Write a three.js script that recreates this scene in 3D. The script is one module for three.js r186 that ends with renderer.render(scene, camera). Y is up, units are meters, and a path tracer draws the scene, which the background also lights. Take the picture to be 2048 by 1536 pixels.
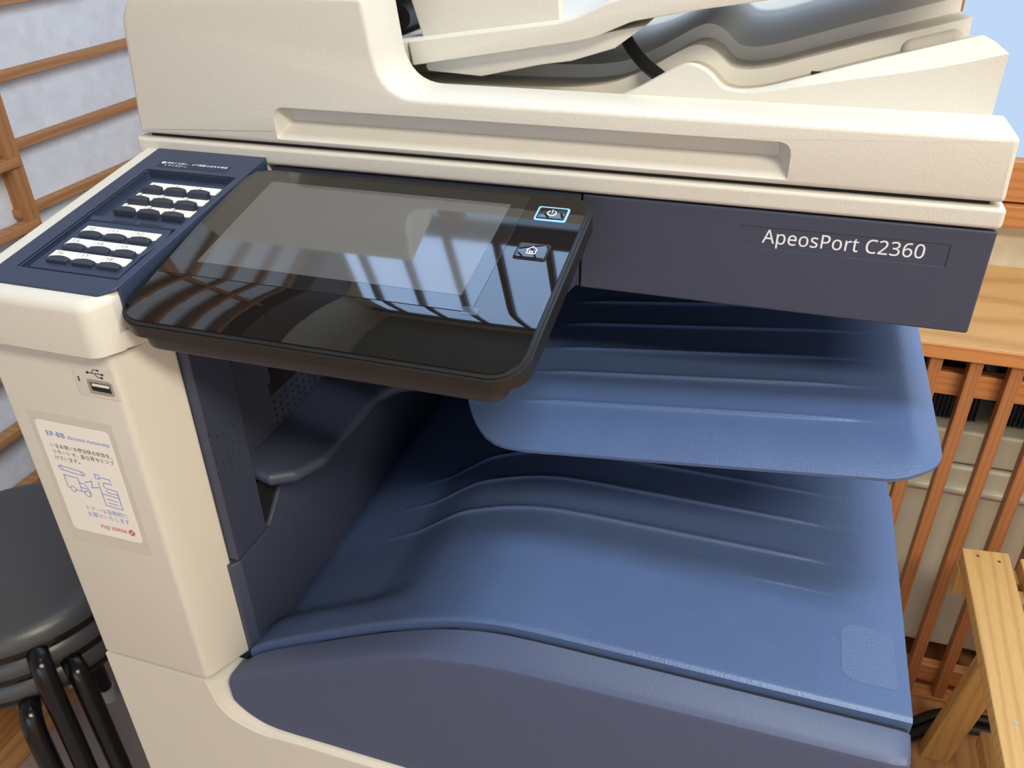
import * as THREE from 'three';
import { RoundedBoxGeometry } from 'three/addons/geometries/RoundedBoxGeometry.js';
import { mergeGeometries, toCreasedNormals } from 'three/addons/utils/BufferGeometryUtils.js';
import { TextGeometry } from 'three/addons/geometries/TextGeometry.js';
import { FontLoader } from 'three/addons/loaders/FontLoader.js';
import { RectAreaLightUniformsLib } from 'three/addons/lights/RectAreaLightUniformsLib.js';
import { Brush, Evaluator, SUBTRACTION } from 'three-bvh-csg';

// ---------------------------------------------------------------- camera, light, exposure
const scene = new THREE.Scene();
const renderer = new THREE.WebGLRenderer({ antialias: true });
renderer.toneMapping = THREE.LinearToneMapping;
renderer.toneMappingExposure = 1.4;
renderer.shadowMap.enabled = true;
RectAreaLightUniformsLib.init();
const D2R = Math.PI / 180;
const camera = new THREE.PerspectiveCamera(2 * Math.atan(768 / 1684.9) / D2R, 2048 / 1536, 0.02, 50);
camera.rotation.order = 'YXZ';
camera.rotation.set(-31.699 * D2R, 18.1766 * D2R, -0.968 * D2R);
camera.position.set(0.1664, 1.1964, 0.5153);
scene.background = new THREE.Color().setRGB(0.55, 0.7, 0.9);

const COOL = new THREE.Color().setRGB(0.52, 0.71, 1.0), SKY = new THREE.Color().setRGB(0.42, 0.62, 1.0), LAMP = new THREE.Color().setRGB(0.8, 0.92, 1.0), WARM = new THREE.Color().setRGB(1.0, 0.92, 0.75);
const PANE_GLOW = 0.6, WINDOW_LIGHT = 0.3, CLERESTORY_LIGHT = 2.2, FRONT_WINDOW_LIGHT = 1.5, LAMP_LIGHT = 19, WARM_LIGHT = 23;
function areaLight(color, intensity, w, h, pos, look) {
  const l = new THREE.RectAreaLight(color, intensity, w, h);
  l.position.set(...pos); l.lookAt(...look); l.castShadow = true; scene.add(l); return l;
}
const WZ = -0.85;                                         // inner face of the window wall
areaLight(COOL, WINDOW_LIGHT, 2.9, 1.15, [0.6, 1.405, WZ + 0.004], [0.6, 1.405, 2]);
areaLight(SKY, CLERESTORY_LIGHT, 2.9, 0.5, [0.6, 2.27, WZ + 0.004], [0.6, 2.27, 2]);

// ---------------------------------------------------------------- helpers
let seed = 7;
const rnd = () => { seed = (seed * 1664525 + 1013904223) >>> 0; return seed / 4294967296; };
const used = {};
const numbered = (n) => { const k = used[n] = (used[n] ?? -1) + 1; return k ? n + '_' + String(k).padStart(3, '0') : n; };
function tag(o, label, category, group) { o.userData.label = label; o.userData.category = category; if (group) o.userData.group = group; return o; }
function add(name, geo, mat, parent, label) {
  const m = new THREE.Mesh(geo, mat); m.name = parent ? name : numbered(name); m.castShadow = m.receiveShadow = true;
  (parent || scene).add(m); if (label) m.userData.label = label; return m;
}
function thing(name, label, category, group, pos = [0, 0, 0]) {
  const g = new THREE.Group(); g.name = numbered(name); g.position.set(...pos); scene.add(g); return tag(g, label, category, group);
}
function struct(name, geo, mat, label) { const m = add(name, geo, mat, null, label); m.name = name; m.userData.kind = 'structure'; m.userData.category = name.split('_')[0]; return m; }
function boxUV(g) {                                        // uv in metres, by the face's main axis
  if (g.index) g = g.toNonIndexed();
  const p = g.attributes.position, uv = new Float32Array(p.count * 2), a = new THREE.Vector3(), b = new THREE.Vector3(), c = new THREE.Vector3();
  for (let i = 0; i < p.count; i += 3) {
    a.fromBufferAttribute(p, i); b.fromBufferAttribute(p, i + 1); c.fromBufferAttribute(p, i + 2);
    const n = b.clone().sub(a).cross(c.clone().sub(a)), x = Math.abs(n.x), y = Math.abs(n.y), z = Math.abs(n.z);
    [a, b, c].forEach((v, k) => {
      const q = (i + k) * 2;
      if (y >= x && y >= z) { uv[q] = v.x; uv[q + 1] = v.z; } else if (x >= z) { uv[q] = v.z; uv[q + 1] = v.y; } else { uv[q] = v.x; uv[q + 1] = v.y; }
    });
  }
  g.setAttribute('uv', new THREE.BufferAttribute(uv, 2)); return g;
}
const creased = (g, angle) => { g = g.index ? g.toNonIndexed() : g; g.scale(1000, 1000, 1000); g = toCreasedNormals(g, angle); g.scale(0.001, 0.001, 0.001); return g; };   // creased normals merge points on a coarse grid: enlarge first
const fin = (g, angle = 0.6) => boxUV(creased(g, angle));
const box = (x0, x1, y0, y1, z0, z1, r = 0.001, seg = 2) => {
  const w = x1 - x0, h = y1 - y0, d = z1 - z0; r = Math.min(r, w / 2.01, h / 2.01, d / 2.01);
  return boxUV(new RoundedBoxGeometry(w, h, d, seg, r).translate((x0 + x1) / 2, (y0 + y1) / 2, (z0 + z1) / 2));
};
function rounded(pts, n = 6) {                             // [[x, y, r], ...] -> outline with rounded corners
  const out = [], N = pts.length;
  pts.forEach(([x, y, r = 0], i) => {
    if (!r) return out.push([x, y]);
    const [px, py] = pts[(i + N - 1) % N], [qx, qy] = pts[(i + 1) % N];
    const l1 = Math.hypot(px - x, py - y), l2 = Math.hypot(qx - x, qy - y);
    const ux = (px - x) / l1, uy = (py - y) / l1, vx = (qx - x) / l2, vy = (qy - y) / l2;
    const half = Math.acos(Math.max(-1, Math.min(1, ux * vx + uy * vy))) / 2, t = Math.min(r / Math.tan(half), l1 * 0.49, l2 * 0.49);
    for (let k = 0; k <= n; k++) { const s = k / n, a = (1 - s) * (1 - s), b = 2 * s * (1 - s), c = s * s; out.push([a * (x + ux * t) + b * x + c * (x + vx * t), a * (y + uy * t) + b * y + c * (y + vy * t)]); }
  });
  return out;
}
const shapeOf = (pts) => new THREE.Shape(pts.map(([x, y]) => new THREE.Vector2(x, y)));
function raw(pts, depth, bevel = 0, holes = [], seg = 3) {
  const s = shapeOf(pts); holes.forEach((h) => s.holes.push(new THREE.Path(h.map(([x, y]) => new THREE.Vector2(x, y)))));
  return new THREE.ExtrudeGeometry(s, { depth: depth - 2 * bevel, bevelEnabled: bevel > 0, bevelThickness: bevel, bevelSize: bevel, bevelOffset: -bevel, bevelSegments: seg, curveSegments: 8 }).translate(0, 0, bevel);
}
const extZ = (pts, z0, z1, bevel = 0, holes) => fin(raw(pts, z1 - z0, bevel, holes).translate(0, 0, z0));                                   // outline in x, y
const extYraw = (pts, y0, y1, bevel = 0, holes = [], seg) => raw(pts.map(([x, z]) => [x, -z]), y1 - y0, bevel, holes.map((h) => h.map(([x, z]) => [x, -z])), seg).rotateX(-Math.PI / 2).translate(0, y0, 0);
const extY = (...a) => fin(extYraw(...a));                                                                                                // outline in x, z
const extX = (pts, x0, x1, bevel = 0) => fin(raw(pts.map(([z, y]) => [-z, y]), x1 - x0, bevel).rotateY(Math.PI / 2).translate(x0, 0, 0));   // outline in z, y
function gridSolid(rows, angle = 0.5, strip = false) {                     // rows of points: closed along each row, capped at both ends
  const n = rows[0].length, pos = [], idx = [];
  rows.forEach((r) => r.forEach((p) => pos.push(...p)));
  for (let i = 0; i < rows.length - 1; i++) for (let j = 0; j < n; j++) { const k = (j + 1) % n, a = i * n + j, b = i * n + k, c = a + n, d = b + n; idx.push(a, b, c, b, d, c); }
  for (const [i, flip] of [[0, 1], [rows.length - 1, 0]]) {
    if (strip) { for (let j = 0; j < n / 2 - 1; j++) { const a = i * n + j, b = a + 1, d = i * n + n - 1 - j, c = d - 1; if (flip) idx.push(a, d, b, b, d, c); else idx.push(a, b, d, b, c, d); } continue; }
    const c = pos.length / 3, m = [0, 0, 0]; rows[i].forEach((p) => p.forEach((v, k) => { m[k] += v / n; })); pos.push(...m);
    for (let j = 0; j < n; j++) { const k = (j + 1) % n; if (flip) idx.push(c, i * n + k, i * n + j); else idx.push(c, i * n + j, i * n + k); }
  }
  const g = new THREE.BufferGeometry(); g.setAttribute('position', new THREE.Float32BufferAttribute(pos, 3)); g.setIndex(idx);
  return fin(g.toNonIndexed(), angle);
}
// a sheet over rows z -> [xL, xR], heights y(x, z), with a given thickness below
function sheet(zs, xL, xR, nx, y, thick, angle = 0.5, xsOf) {
  const rows = zs.map((z) => {
    const a = xL(z), b = xR(z), ts = xsOf ? xsOf : [...Array(nx + 1)].map((_, i) => i / nx);
    const top = ts.map((t) => { const x = a + (b - a) * t; return [x, y(x, z, a, b), z]; });
    return [...top, ...top.slice().reverse().map(([x, yy, zz]) => [x, typeof thick === 'function' ? thick(x, zz) : yy - thick, zz])];
  });
  return gridSolid(rows, angle, true);
}
const lerpTable = (tab) => (x) => { if (x <= tab[0][0]) return tab[0][1]; for (let i = 1; i < tab.length; i++) if (x <= tab[i][0]) { const [a, u] = tab[i - 1], [b, v] = tab[i]; return u + (v - u) * (x - a) / (b - a); } return tab[tab.length - 1][1]; };
function smoothTable(tab) {                                // monotone-ish cubic through the points
  const n = tab.length, m = tab.map((_, i) => { const a = tab[Math.max(0, i - 1)], b = tab[Math.min(n - 1, i + 1)]; return (b[1] - a[1]) / (b[0] - a[0]); });
  return (x) => {
    if (x <= tab[0][0]) return tab[0][1]; if (x >= tab[n - 1][0]) return tab[n - 1][1];
    let i = 1; while (x > tab[i][0]) i++;
    const [a, u] = tab[i - 1], [b, v] = tab[i], h = b - a, t = (x - a) / h;
    return (2 * t ** 3 - 3 * t * t + 1) * u + (t ** 3 - 2 * t * t + t) * h * m[i - 1] + (-2 * t ** 3 + 3 * t * t) * v + (t ** 3 - t * t) * h * m[i];
  };
}
const smooth = (a, b, x) => { const t = Math.max(0, Math.min(1, (x - a) / (b - a))); return t * t * (3 - 2 * t); };
const csg = new Evaluator(); csg.attributes = ['position', 'normal', 'uv']; csg.useGroups = false;
function cut(geo, ...cutters) {
  let a = new Brush(geo); a.updateMatrixWorld();
  for (const c of cutters) { const b = new Brush(boxUV(c)); b.updateMatrixWorld(); a = csg.evaluate(a, b, SUBTRACTION); a.updateMatrixWorld(); }
  return boxUV(a.geometry);
}
const tube = (pts, r, seg = 40, radial = 10, closed = false) => new THREE.TubeGeometry(new THREE.CatmullRomCurve3(pts.map((p) => new THREE.Vector3(...p)), closed, 'catmullrom', 0.4), seg, r, radial, closed);

// ---------------------------------------------------------------- procedural textures
function dataTex(n, fn, srgb, metres) {
  const d = new Uint8Array(n * n * 4);
  for (let y = 0; y < n; y++) for (let x = 0; x < n; x++) { const c = fn(x / n, y / n, x, y), q = (y * n + x) * 4; const [r, g, b] = Array.isArray(c) ? c : [c, c, c]; d[q] = Math.max(0, Math.min(255, r * 255)); d[q + 1] = Math.max(0, Math.min(255, g * 255)); d[q + 2] = Math.max(0, Math.min(255, b * 255)); d[q + 3] = 255; }
  const t = new THREE.DataTexture(d, n, n); t.wrapS = t.wrapT = THREE.RepeatWrapping; t.magFilter = THREE.LinearFilter; t.minFilter = THREE.LinearMipmapLinearFilter; t.generateMipmaps = true;
  if (srgb) t.colorSpace = THREE.SRGBColorSpace; t.repeat.set(1 / metres[0], 1 / (metres[1] ?? metres[0])); t.needsUpdate = true; return t;
}
const HASH = [...Array(4096)].map(() => rnd());
const hash = (x, y, p) => HASH[(((x % p + p) % p) * 61 + ((y % p + p) % p) * 977) & 4095];
function vnoise(u, v, p) { const x = u * p, y = v * p, i = Math.floor(x), j = Math.floor(y), a = x - i, b = y - j, s = a * a * (3 - 2 * a), t = b * b * (3 - 2 * b); return (hash(i, j, p) * (1 - s) + hash(i + 1, j, p) * s) * (1 - t) + (hash(i, j + 1, p) * (1 - s) + hash(i + 1, j + 1, p) * s) * t; }
const grain = dataTex(256, (u, v) => 0.5 * vnoise(u, v, 128) + 0.3 * vnoise(u, v, 64) + 0.2 * vnoise(u, v, 32), false, [0.05]);
const coarse = dataTex(256, (u, v) => 0.6 * vnoise(u, v, 128) + 0.4 * vnoise(u, v, 96), false, [0.1]);
const dust = dataTex(512, (u, v, x, y) => { const s = HASH[(x * 7919 + y * 104729) & 4095] > 0.9975 && HASH[(x * 31 + y * 17) & 4095] > 0.6; const m = 0.93 + 0.07 * vnoise(u, v, 9); return s ? [0.3, 0.34, 0.42] : [0.08 * m, 0.125 * m, 0.258 * m]; }, false, [0.18]);
function woodTex(base, dark, n, metres, across) {             // the grain runs along v, or along u if across
  return dataTex(256, (p, q) => {
    const [u, v] = across ? [q, p] : [p, q];
    const w = u + 0.03 * Math.sin(v * 6.283) + 0.05 * vnoise(u, v, 4), ring = 0.5 + 0.5 * Math.sin(w * n * 6.283 + 3 * vnoise(u, v, 3)), f = vnoise(u * 1, v, 64) * 0.5 + vnoise(u, v * 0.15, 128) * 0.5;
    const t = Math.min(1, 0.55 * ring ** 3 + 0.45 * f); return base.map((b, i) => b + (dark[i] - b) * t * 0.8);
  }, true, across ? [metres[1], metres[0]] : metres);
}
const S = (r, g, b) => [r / 255, g / 255, b / 255];
const std = (o) => new THREE.MeshStandardMaterial(o);
const rgb = (r, g, b) => new THREE.Color().setRGB(r, g, b);
const M = {
  beige: std({ color: rgb(0.67, 0.638, 0.575), roughness: 0.58, bumpMap: grain, bumpScale: 0.00014 }),
  navy: new THREE.MeshPhysicalMaterial({ color: rgb(0.05, 0.059, 0.1), roughness: 0.42, bumpMap: grain, bumpScale: 0.0001, specularIntensity: 0.9 }),
  coverNavy: new THREE.MeshPhysicalMaterial({ color: rgb(0.064, 0.084, 0.16), roughness: 0.48, bumpMap: grain, bumpScale: 0.0001 }),
  tray: new THREE.MeshPhysicalMaterial({ map: dust, roughness: 0.4, bumpMap: coarse, bumpScale: 0.00014 }),
  deckNavy: std({ color: rgb(0.03, 0.044, 0.088), roughness: 0.42, bumpMap: grain, bumpScale: 0.00008 }),
  keyNavy: std({ color: rgb(0.028, 0.035, 0.058), roughness: 0.55 }),
  black: std({ color: rgb(0.006, 0.006, 0.007), roughness: 0.7 }),
  bezel: std({ color: rgb(0.012, 0.0115, 0.011), roughness: 0.38 }),
  housing: std({ color: rgb(0.03, 0.028, 0.032), roughness: 0.45, bumpMap: grain, bumpScale: 0.00006 }),
  glass: new THREE.MeshPhysicalMaterial({ color: rgb(0.006, 0.006, 0.006), roughness: 0.02, ior: 1.62, clearcoat: 0.4, clearcoatRoughness: 0.02 }),
  lcd: new THREE.MeshPhysicalMaterial({ color: rgb(0.085, 0.085, 0.086), roughness: 0.05, ior: 1.8, clearcoat: 0.3, clearcoatRoughness: 0.05 }),
  film: new THREE.MeshPhysicalMaterial({ color: rgb(0.012, 0.012, 0.012), roughness: 0.03, ior: 1.8, clearcoat: 0.3, clearcoatRoughness: 0.04 }),
  white: std({ color: rgb(0.82, 0.82, 0.8), roughness: 0.6 }),
  print: std({ color: rgb(0.85, 0.86, 0.9), roughness: 0.6 }),
  steel: std({ color: rgb(0.62, 0.6, 0.56), roughness: 0.3, metalness: 1 }),
  cable: std({ color: rgb(0.008, 0.008, 0.009), roughness: 0.5 }),
  clear: new THREE.MeshPhysicalMaterial({ color: rgb(0.95, 0.95, 0.95), transmission: 1, thickness: 0, roughness: 0.18, ior: 1.4 }),
  sleeve: std({ color: rgb(0.63, 0.6, 0.53), roughness: 0.22 }),
  residue: std({ color: rgb(0.09, 0.135, 0.265), roughness: 0.55, bumpMap: coarse, bumpScale: 0.0003 }),
  blueGlow: std({ color: rgb(0.2, 0.4, 0.8), emissive: rgb(0.16, 0.36, 1.0), emissiveIntensity: 0.8 }),
  stoolPaint: std({ color: rgb(0.006, 0.006, 0.008), roughness: 0.14, bumpMap: coarse, bumpScale: 0.00003 }),
  vinyl: std({ color: rgb(0.062, 0.066, 0.072), roughness: 0.34, bumpMap: grain, bumpScale: 0.0001 }),
  rubber: std({ color: rgb(0.5, 0.52, 0.46), roughness: 0.7 }),
  lattice: std({ map: woodTex(S(178, 128, 82), S(140, 92, 54), 3, [0.05, 0.5], true), roughness: 0.6 }),
  latticeV: std({ map: woodTex(S(176, 122, 76), S(138, 88, 50), 3, [0.05, 0.5]), roughness: 0.6 }),
  darkWood: std({ map: woodTex(S(104, 84, 74), S(80, 62, 54), 3, [0.06, 0.6], true), roughness: 0.6 }),
  slatWood: std({ map: woodTex(S(178, 118, 74), S(144, 88, 52), 5, [0.03, 0.6]), roughness: 0.45 }),
  railWood: std({ map: woodTex(S(206, 140, 84), S(172, 104, 56), 3, [0.04, 0.6], true), roughness: 0.45 }),
  shelfWood: std({ map: woodTex(S(206, 162, 104), S(170, 118, 66), 2, [0.14, 0.8], true), roughness: 0.4 }),
  pine: std({ map: woodTex(S(208, 170, 110), S(180, 134, 78), 5, [0.08, 0.7]), roughness: 0.5 }),
  floorWood: std({ map: woodTex(S(196, 152, 104), S(150, 104, 62), 4, [0.15, 1.0]), roughness: 0.45 }),
  ceilingWood: std({ map: woodTex(S(150, 142, 126), S(138, 130, 114), 2, [0.3, 1.5]), roughness: 0.9 }),
  mat: std({ color: rgb(0.36, 0.3, 0.275), roughness: 1, bumpMap: coarse, bumpScale: 0.001 }),
  paper: std({ map: dataTex(256, (u, v) => { const m = 0.95 + 0.05 * vnoise(u, v, 24) + 0.03 * (vnoise(u, v, 90) - 0.5); return [0.85 * m, 0.865 * m, 0.9 * m]; }, true, [0.4]), roughness: 0.9 }),
  plaster: std({ map: dataTex(256, (u, v) => { const m = 0.94 + 0.06 * vnoise(u, v, 40); return [0.86 * m, 0.82 * m, 0.72 * m]; }, true, [0.5]), roughness: 0.95 }),
  radiator: std({ color: rgb(0.6, 0.56, 0.44), roughness: 0.4 }),
  pane: std({ color: rgb(0.06, 0.07, 0.08), roughness: 0.35, emissive: COOL.clone(), emissiveIntensity: PANE_GLOW }),
  diffuser: std({ color: rgb(0.9, 0.9, 0.9), emissive: LAMP.clone(), emissiveIntensity: 4 }),
  warmDiffuser: std({ color: rgb(0.9, 0.88, 0.82), emissive: WARM.clone(), emissiveIntensity: 4 }),
  ink: std({ color: rgb(0.02, 0.02, 0.025), roughness: 0.6 }),
};
function canvasMat(w, h, draw, o = {}) {
  const c = document.createElement('canvas'); c.width = w; c.height = h; const x = c.getContext('2d'); draw(x, w, h);
  const t = new THREE.CanvasTexture(c); t.colorSpace = THREE.SRGBColorSpace; t.anisotropy = 8;
  return std({ map: t, roughness: 0.5, ...o });
}
function printed(w, h, d, r = 0.001) {                     // rounded card in x, y facing +z, uv 0..1
  const g = raw(rounded([[-w / 2, -h / 2, r], [w / 2, -h / 2, r], [w / 2, h / 2, r], [-w / 2, h / 2, r]]), d).toNonIndexed(), p = g.attributes.position, uv = g.attributes.uv;
  for (let i = 0; i < p.count; i++) uv.setXY(i, p.getX(i) / w + 0.5, p.getY(i) / h + 0.5);
  return g;
}
// strokes of the Japanese characters on a 10 x 10 grid, as pairs of digits
const G = {
  'い': '12163847 7285', 'ま': '1282 1585 505839183989', 'お': '1363 303918265586885 9'.replace('5 9', '59') + ' 7193', '使': '2004 1319 3191 439395454 3'.replace('4 3', '43') + ' 606539 4699',
  'の': '514728154172857859', '複': '2021 023205 2429 5042 5191 5292945452 6547 566849 5799', '合': '5004 5094 3474 2686892926', '機': '0242 2029 2306 504253 807283 4595 707699 5549',
  '状': '2029 0214 0725 4393 606439 6599 8091', '態': '201242 133345 1315 606292 636595 1709 363979 5667 8698', 'を': '1272 40154457 84374989', '、': '1739',
  'リ': '2126 717649', 'モ': '2181 1494 414888', 'ー': '1595', 'ト': '3039 3476', 'で': '1282455879 7485 8394', '毎': '2012 2191 2383791923 0696 5349', '日': '2181892921 2585',
  '見': '2080862620 2282 2484 4619 666999', '守': '5051 13129293 2595 747959 3647', 'り': '312536 617549', 'つ': '1362847738', 'づ': '1362847738 8081 9091', 'け': '1118 4393 717659',
  'て': '1282455879', 'す': '1292 5056363454 5739', '。': '1737391917', 'ナ': '1393 505529', 'は': '1118 4393 717859486799', '自': '5041 2181892921 2484 2686', '動': '0151 0353 1444461614 0858 3039 639398 89'.replace('98 89', '9889') + ' 707569',
  '的': '2012 0242490902 0545 6054 62929889 7486', 'に': '1118 4383 475898', '届': '10909212 101509 3484893934 5359 3686', 'た': '1262 4019 5595 5899', 'し': '30375987',
  '送': '1122 04242709 2799 5061 8071 4292 3494 6247 6497', '信': '2004 1319 4191 4393 4595 4797994947', 'る': '21712574875938 57'.replace(' ', ''), '前': '2031 7061 0292 144449 1419 1646 6467 8389',
  '必': '2317 4153 8029 444888 8496', 'ず': '1292 5056363454 5739 8081 9091', '画': '0090 13199993 3272773732 5057 3474', '面': '0090 5042 1282891912 3239 6269 3464 3767', '宛': '5051 13129293 3308 254519 648486 646999',
  '先': '2113 2282 5055 0595 3519 656999', '確': '0141 2105 1535381815 43429293 6046 5559 5595 5797 5999 7479', '認': '1030 0242 1434 1636391916 519193 7154 5658 656989 8698', 'く': '602569', 'だ': '1262 4019 5595 5899 8081 9091', 'さ': '1282 4075 263979',
};
function jp(x, text, px, py, size, color, lw) {
  x.strokeStyle = color; x.lineWidth = lw; x.lineCap = 'round'; x.lineJoin = 'round';
  for (const ch of text) {
    for (const s of (G[ch] || '').split(' ')) { x.beginPath(); for (let i = 0; i + 1 < s.length; i += 2) { const a = px + (+s[i] + 0.5) / 10.5 * size * 0.94, b = py + (+s[i + 1] + 0.5) / 10.5 * size; i ? x.lineTo(a, b) : x.moveTo(a, b); } x.stroke(); }
    px += size;
  }
}

// ================================================================ THE ROOM
struct('floor', box(-1.2, 2.9, -0.1, 0, WZ - 0.2, 3.2), M.floorWood, 'tan wooden floor');
struct('ceiling', box(-1.2, 2.9, 2.7, 2.8, WZ - 0.2, 3.2), M.ceilingWood);
struct('wall_right', box(2.6, 2.75, 0, 2.7, WZ - 0.2, 3.2), M.plaster);
// front wall behind the viewer, with a frosted window
{
  const holes = [[[-0.6, 0.9], [1.2, 0.9], [1.2, 2.1], [-0.6, 2.1]]];
  struct('wall_front', extZ([[-1.2, 0], [2.75, 0], [2.75, 2.7], [-1.2, 2.7]], 3.0, 3.15, 0, holes), M.plaster);
  const w = struct('window_2', box(-0.66, 1.26, 0.84, 0.9, 2.95, 3.06), M.lattice, 'wood framed frosted window');
  add('frame', box(-0.66, 1.26, 2.1, 2.16, 2.95, 3.06), M.lattice, w);
  for (const x of [-0.66, 0.27, 1.2]) add('stile', box(x, x + 0.06, 0.9, 2.1, 2.96, 3.05), M.latticeV, w);
  add('pane', box(-0.6, 0.27, 0.9, 2.1, 3.03, 3.04), M.pane, w); add('pane', box(0.33, 1.2, 0.9, 2.1, 3.03, 3.04), M.pane, w);
  areaLight(COOL, FRONT_WINDOW_LIGHT, 1.8, 1.2, [0.3, 1.5, 3.02], [0.3, 1.5, 0]);
}
// left wall: paper sliding screens with wooden lattice
{
  const wall = struct('wall_left', box(-1.05, -0.915, 0, 2.7, WZ - 0.2, 3.2), M.plaster, 'sliding paper screens with a wooden lattice');
  add('paper', box(-0.915, -0.912, 0.06, 2.1, WZ, 3.0, 0), M.paper, wall, 'pale paper of the screens');
  const gA = box(-0.912, -0.898, -0.0066, 0.0066, WZ, -0.4, 0.0012, 1), gB = box(-0.906, -0.885, -0.0066, 0.0066, -0.42, 3.0, 0.0012, 1);
  for (let k = -9; k <= 12; k++) { add('lattice_bar', gA, M.lattice, wall).position.y = 0.9507 + 0.0938 * k; add('lattice_bar', gB, M.lattice, wall).position.y = 0.933 + 0.0938 * k; }
  for (const z of [-0.415, 0.5, 1.4, 2.3]) add('stile', box(-0.912, -0.889, 0.03, 2.1, z - 0.011, z + 0.011), M.latticeV, wall);
  add('bottom_rail', box(-0.915, -0.884, 0, 0.07, WZ, 3.0), M.lattice, wall);
  add('lintel', box(-0.915, -0.86, 2.1, 2.19, WZ, 3.0), M.darkWood, wall); add('lintel', box(-0.915, -0.87, 2.2, 2.27, WZ, 3.0), M.darkWood, wall);
}
// window wall behind the printer
{
  const x0 = -0.9, x1 = 2.1;
  const holes = [[[x0 + 0.05, 0.765], [x1, 0.765], [x1, 2.53], [x0 + 0.05, 2.53]]];
  struct('wall_back', extZ([[-0.915, 0], [2.75, 0], [2.75, 2.7], [-0.915, 2.7]], WZ - 0.15, WZ, 0, holes), M.plaster, 'cream plaster wall below the window');
  const w = struct('window_1', box(x0, x1, 0.767, 0.825, WZ - 0.02, WZ + 0.02), M.railWood, 'wide frosted window with wooden bars');
  add('sill_rail', box(x0, x1, 0.733, 0.7635, WZ - 0.02, WZ + 0.03), M.railWood, w);
  add('transom', box(x0, x1, 1.985, 2.02, WZ - 0.02, WZ + 0.03), M.darkWood, w);
  add('head_rail', box(x0, x1, 2.52, 2.56, WZ - 0.02, WZ + 0.03), M.darkWood, w);
  const st = [-0.88, -0.545, 0.313, 1.17, 2.05];
  for (const x of st) add('stile', box(x, x + 0.055, 0.825, 1.985, WZ - 0.02, WZ + 0.02), M.latticeV, w);
  for (let k = 0; k < 23; k++) { const x = -0.805 + 0.1233 * k; add('muntin', box(x + 0.003, x + 0.018, 2.02, 2.52, WZ - 0.01, WZ + 0.02), M.darkWood, w); }
  for (let k = 0; k < 4; k++) add('pane', box(st[k] + 0.05, st[k + 1] + 0.005, 0.82, 1.99, WZ - 0.012, WZ - 0.006, 0), M.pane, w);
  add('pane', box(x0, x1, 2.015, 2.525, WZ - 0.012, WZ - 0.006, 0), M.pane, w);
}
// ceiling lamps
function ceilingLamp(x, z, w, d, k, color, diffuser, label) {
  const t = thing('ceiling_lamp', label, 'lamp', null, [x, 2.62, z]);
  add('housing', box(-w / 2 - 0.02, w / 2 + 0.02, 0.02, 0.08, -d / 2 - 0.02, d / 2 + 0.02, 0.004), M.white, t);
  add('diffuser', box(-w / 2, w / 2, 0.004, 0.02, -d / 2, d / 2, 0.004), diffuser, t);
  areaLight(color, k, w, d, [x, 2.615, z], [x, 0, z]);
}
ceilingLamp(0.6, 0.12, 0.5, 0.5, LAMP_LIGHT, LAMP, M.diffuser, 'square white ceiling lamp above the printer');
ceilingLamp(1.5, 1.35, 1.2, 0.5, WARM_LIGHT, WARM, M.warmDiffuser, 'long warm white ceiling lamp along the right wall');

// ================================================================ THE PRINTER
const printer = thing('multifunction_printer', 'large beige and navy multifunction office printer with a tilted touch screen', 'printer');
const P = (name, geo, mat, label) => add(name, geo, mat, printer, label);

// ---- lower body with the scooped front edge
const outer = [[-0.1975, 0.6645], [-0.1904, 0.6355], [-0.1744, 0.6209], [-0.1474, 0.6145], [-0.1008, 0.6155], [0.287, 0.609]];
const inner = [[-0.1785, 0.664], [-0.1776, 0.6454], [-0.1653, 0.6326], [-0.148, 0.6245], [-0.1053, 0.6228], [0.287, 0.617]];
const curve = (pts, n) => new THREE.SplineCurve(pts.map(([x, y]) => new THREE.Vector2(x, y))).getPoints(n).map((p) => [p.x, p.y]);
const oc = curve(outer, 50), ic = curve(inner, 50);
const body = P('body', extZ([[-0.29, 0.04], [0.287, 0.04], ...oc.slice().reverse(), [-0.29, 0.6645]], -0.47, 0.178, 0), M.beige, 'beige lower body');
P('front_bevel', gridSolid(oc.map(([x, y], i) => { const [u, v] = ic[i]; return [[x, y - 0.0005, 0.1775], [u * 0.4 + x * 0.6, v * 0.4 + y * 0.6, 0.1755], [u, v, 0.168], [u, v, 0.15], [x, y - 0.0005, 0.15]]; }), 0.9), M.beige, 'beige bevel around the navy front cover');
for (const [a, b] of [[0.06, 0.27], [0.28, 0.5]]) {
  const d = P('paper_drawer', cut(box(-0.285, 0.282, a, b, 0.1, 0.182, 0.004), box(-0.1, 0.1, b - 0.05, b - 0.02, 0.165, 0.2, 0.004)), M.beige, 'beige paper drawer front');
}
for (const x of [-0.24, 0.24]) for (const z of [-0.4, 0.12]) P('caster', new THREE.CylinderGeometry(0.022, 0.022, 0.03, 20).rotateZ(Math.PI / 2).translate(x, 0.022, z), M.black);

// ---- left door below the deck
const doorPlan = rounded([[-0.29, 0.0], [-0.29, 0.1775, 0.003], [-0.1945, 0.1775, 0.006], [-0.1775, 0.141, 0.002], [-0.2, 0.136], [-0.2, 0.0]]);
P('front_door', extY(doorPlan, 0.6672, 0.9525, 0.0012), M.beige, 'beige left front door');
P('core', box(-0.288, -0.199, 0.66, 0.95, -0.46, 0.13), M.housing);
P('side_panel', box(-0.29, -0.24, 0.6655, 0.985, -0.46, 0.01), M.beige);
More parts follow.
